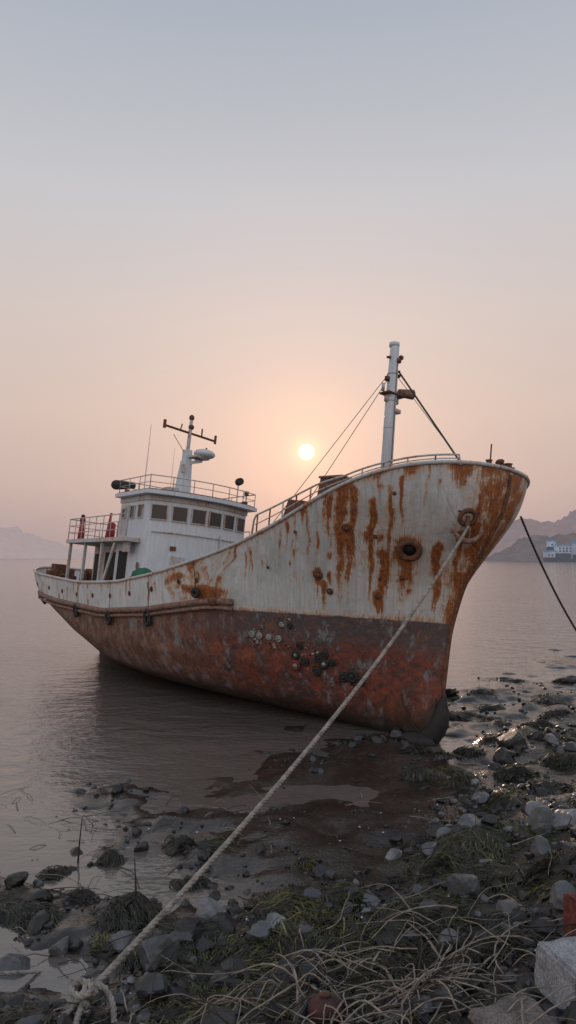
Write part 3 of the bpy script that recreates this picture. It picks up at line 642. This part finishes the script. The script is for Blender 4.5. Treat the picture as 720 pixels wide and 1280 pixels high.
def gz(x,y,d=.05): return (x,y,float(gh(x,y))+d)
kx,ky=-1.70,5.95; kz=float(gh(kx,ky))+.17
mb_=MB(); strands(mb_,cat((kx,ky,kz),anchor_w,.35),.031,ROPE,.16)
for i in range(6):
    a=i*.9; c=Vector((kx,ky,kz)); nrm=Vector((math.cos(a),math.sin(a)*.6,.35+.2*i)).normalized()
    u_=nrm.cross(Vector((0,0,1))).normalized(); w_=nrm.cross(u_)
    strands(mb_,[c+(u_*math.cos(t)*1.2+w_*math.sin(t)*.8)*.075+nrm*(.03*(i-2)) for t in np.linspace(0,6.28,22)],.027,ROPE,.16,.02)
for (ex,ey) in [(-2.1,4.95),(-1.6,4.8)]:
    strands(mb_,smoothp([(kx,ky,kz),(kx*.6+ex*.4,ky*.6+ey*.4,float(gh(kx,ky))+.16),gz(kx*.3+ex*.7,ky*.3+ey*.7,.13),gz(ex,ey,.1),gz(ex+(ex-kx),ey-1.2,.08)]),.029,ROPE,.16)
strands(mb_,smoothp([(kx,ky,kz),(kx+.12,ky+.1,kz+.05),gz(kx+.25,ky-.02,.14),gz(kx+.3,ky-.2,.08)]),.026,ROPE,.16)
mb_.obj("mooring_rope",None,True)
mb_=MB(); strands(mb_,smoothp([gz(-3.6,5.9,.14),gz(-2.9,6.35,.17),gz(-2.45,6.75,.14),gz(-2.3,7.0,.0)]),.018,ROPE); mb_.obj("thin_rope",None,True)
mb_=MB(); pa=M@Vector((1.32,.75,5.05)); strands(mb_,cat(pa,(9.0,17.0,.5),.95,60),.024,ROPED); mb_.obj("bow_mooring_line",None,True)
# ---------------------------------------------------------------- distant land
def ridge(name,pts,dist,depth,mat,tr=.08):
    NX=420; v=[];f=[]; xs2=np.linspace(pts[0][0],pts[-1][0],NX); hh=np.interp(xs2,[p[0] for p in pts],[p[1] for p in pts]); K=7
    for i,(xx,h_) in enumerate(zip(xs2,hh)):
        for j in range(K):
            t=j/(K-1); nz=vn(np.array(xx*.05),np.array(j*.8),5)*.15+vn(np.array(xx*.2),np.array(j*1.7),6)*tr+vn(np.array(xx*.55),np.array(j*2.7),8)*tr
            v.append((xx,dist+depth*t,-1+max(0,h_)*(1+float(nz))*math.sin(t*math.pi/2)**.8))
    for i in range(NX-1):
        for j in range(K-1): a=i*K+j; f.append((a,a+K,a+K+1,a+1))
    me=bpy.data.meshes.new(name); me.from_pydata(v,[],f); me.polygons.foreach_set('use_smooth',[True]*len(f)); me.materials.append(mat); return link(bpy.data.objects.new(name,me))
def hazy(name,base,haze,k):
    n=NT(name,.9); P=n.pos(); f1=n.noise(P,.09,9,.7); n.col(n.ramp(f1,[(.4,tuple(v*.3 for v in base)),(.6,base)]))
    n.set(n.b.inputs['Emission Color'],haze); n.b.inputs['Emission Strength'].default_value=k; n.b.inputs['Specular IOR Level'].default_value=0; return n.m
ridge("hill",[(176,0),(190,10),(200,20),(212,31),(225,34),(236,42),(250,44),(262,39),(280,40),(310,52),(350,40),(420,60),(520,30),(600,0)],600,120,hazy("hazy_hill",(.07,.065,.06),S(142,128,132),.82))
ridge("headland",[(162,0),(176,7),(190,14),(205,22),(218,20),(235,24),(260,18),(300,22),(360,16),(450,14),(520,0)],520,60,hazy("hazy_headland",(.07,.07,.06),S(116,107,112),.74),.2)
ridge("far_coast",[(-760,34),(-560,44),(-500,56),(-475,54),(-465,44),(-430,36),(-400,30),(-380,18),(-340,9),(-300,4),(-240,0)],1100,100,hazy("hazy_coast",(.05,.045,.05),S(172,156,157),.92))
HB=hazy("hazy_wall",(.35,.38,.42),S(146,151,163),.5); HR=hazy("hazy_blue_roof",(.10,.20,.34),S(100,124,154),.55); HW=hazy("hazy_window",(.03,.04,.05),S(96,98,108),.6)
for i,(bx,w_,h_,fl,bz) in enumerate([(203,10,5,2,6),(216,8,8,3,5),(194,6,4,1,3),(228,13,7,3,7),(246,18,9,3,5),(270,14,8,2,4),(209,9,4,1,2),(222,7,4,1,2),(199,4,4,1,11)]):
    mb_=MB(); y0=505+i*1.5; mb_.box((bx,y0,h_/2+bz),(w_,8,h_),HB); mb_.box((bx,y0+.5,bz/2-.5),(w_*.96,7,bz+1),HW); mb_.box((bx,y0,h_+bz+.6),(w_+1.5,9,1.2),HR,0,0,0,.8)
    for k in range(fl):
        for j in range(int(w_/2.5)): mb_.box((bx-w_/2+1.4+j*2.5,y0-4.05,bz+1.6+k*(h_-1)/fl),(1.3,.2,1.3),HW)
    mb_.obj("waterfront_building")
# ---------------------------------------------------------------- world and sun
SE=math.radians(8.7); SA=math.radians(1.56)
sd=Vector((math.sin(SA)*math.cos(SE),math.cos(SA)*math.cos(SE),math.sin(SE)))
w=bpy.data.worlds.new("World"); sc.world=w; w.use_nodes=True; t=w.node_tree; t.nodes.clear()
class WN(NT):
    def __init__(s,t): s.t=t
n=WN(t); out=t.nodes.new('ShaderNodeOutputWorld'); dirv=t.nodes.new('ShaderNodeTexCoord').outputs['Generated']
nm=t.nodes.new('ShaderNodeVectorMath'); nm.operation='NORMALIZE'; t.links.new(dirv,nm.inputs[0]); D=nm.outputs[0]
zz=n.sep(D,2); yy=n.sep(D,1)
g=n.ramp(n.mr(zz,0,1.),[(.0,S(171,154,155)),(.04,S(181,161,160)),(.10,S(199,176,169)),(.20,S(212,190,180)),(.33,S(211,198,193)),(.47,S(200,199,203)),(.65,S(173,180,192)),(1.,S(154,167,188))])
dt=t.nodes.new('ShaderNodeVectorMath'); dt.operation='DOT_PRODUCT'; t.links.new(D,dt.inputs[0]); dt.inputs[1].default_value=sd
dp=n.ma('MAXIMUM',dt.outputs['Value'],0.)
g1=n.ma('MULTIPLY',n.ma('POWER',dp,26.),.14); g2=n.ma('MULTIPLY',n.ma('POWER',dp,260.),.25); g3=n.ma('MULTIPLY',n.ma('POWER',dp,4000.),.5)
disc=n.ma('MULTIPLY',n.mr(dp,math.cos(math.radians(.7)),math.cos(math.radians(.46))),1.6)
def addc(a,f_,c):
    m=t.nodes.new('ShaderNodeVectorMath'); m.operation='SCALE'; m.inputs[0].default_value=c[:3]; n.set(m.inputs['Scale'],f_)
    s_=t.nodes.new('ShaderNodeVectorMath'); s_.operation='ADD'; n.set(s_.inputs[0],a); t.links.new(m.outputs[0],s_.inputs[1]); return s_.outputs[0]
g=addc(g,g1,(1.,.42,.22)); g=addc(g,g2,(1.,.36,.13)); g=addc(g,g3,(1.,.5,.2)); g=addc(g,disc,(1.,.85,.6))
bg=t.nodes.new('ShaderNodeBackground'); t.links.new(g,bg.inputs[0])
n.set(bg.inputs[1],n.mr(yy,.1,-.7,.98,1.6))  # sky strength raised behind the camera: added fill light for the near hull side
sky=t.nodes.new('ShaderNodeTexSky'); sky.sky_type='NISHITA'; sky.sun_disc=False; sky.sun_elevation=SE; sky.sun_rotation=SA; sky.dust_density=4
bs=t.nodes.new('ShaderNodeBackground'); t.links.new(sky.outputs[0],bs.inputs[0]); bs.inputs[1].default_value=.002
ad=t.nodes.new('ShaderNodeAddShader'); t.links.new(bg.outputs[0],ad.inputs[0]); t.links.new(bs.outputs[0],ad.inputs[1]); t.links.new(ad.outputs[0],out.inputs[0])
sl=bpy.data.lights.new("sun",'SUN'); sl.energy=.7; sl.angle=math.radians(4); sl.color=(1,.72,.5)
so=link(bpy.data.objects.new("sun",sl)); so.rotation_euler=sd.to_track_quat('Z','Y').to_euler(); so.location=(0,50,20)
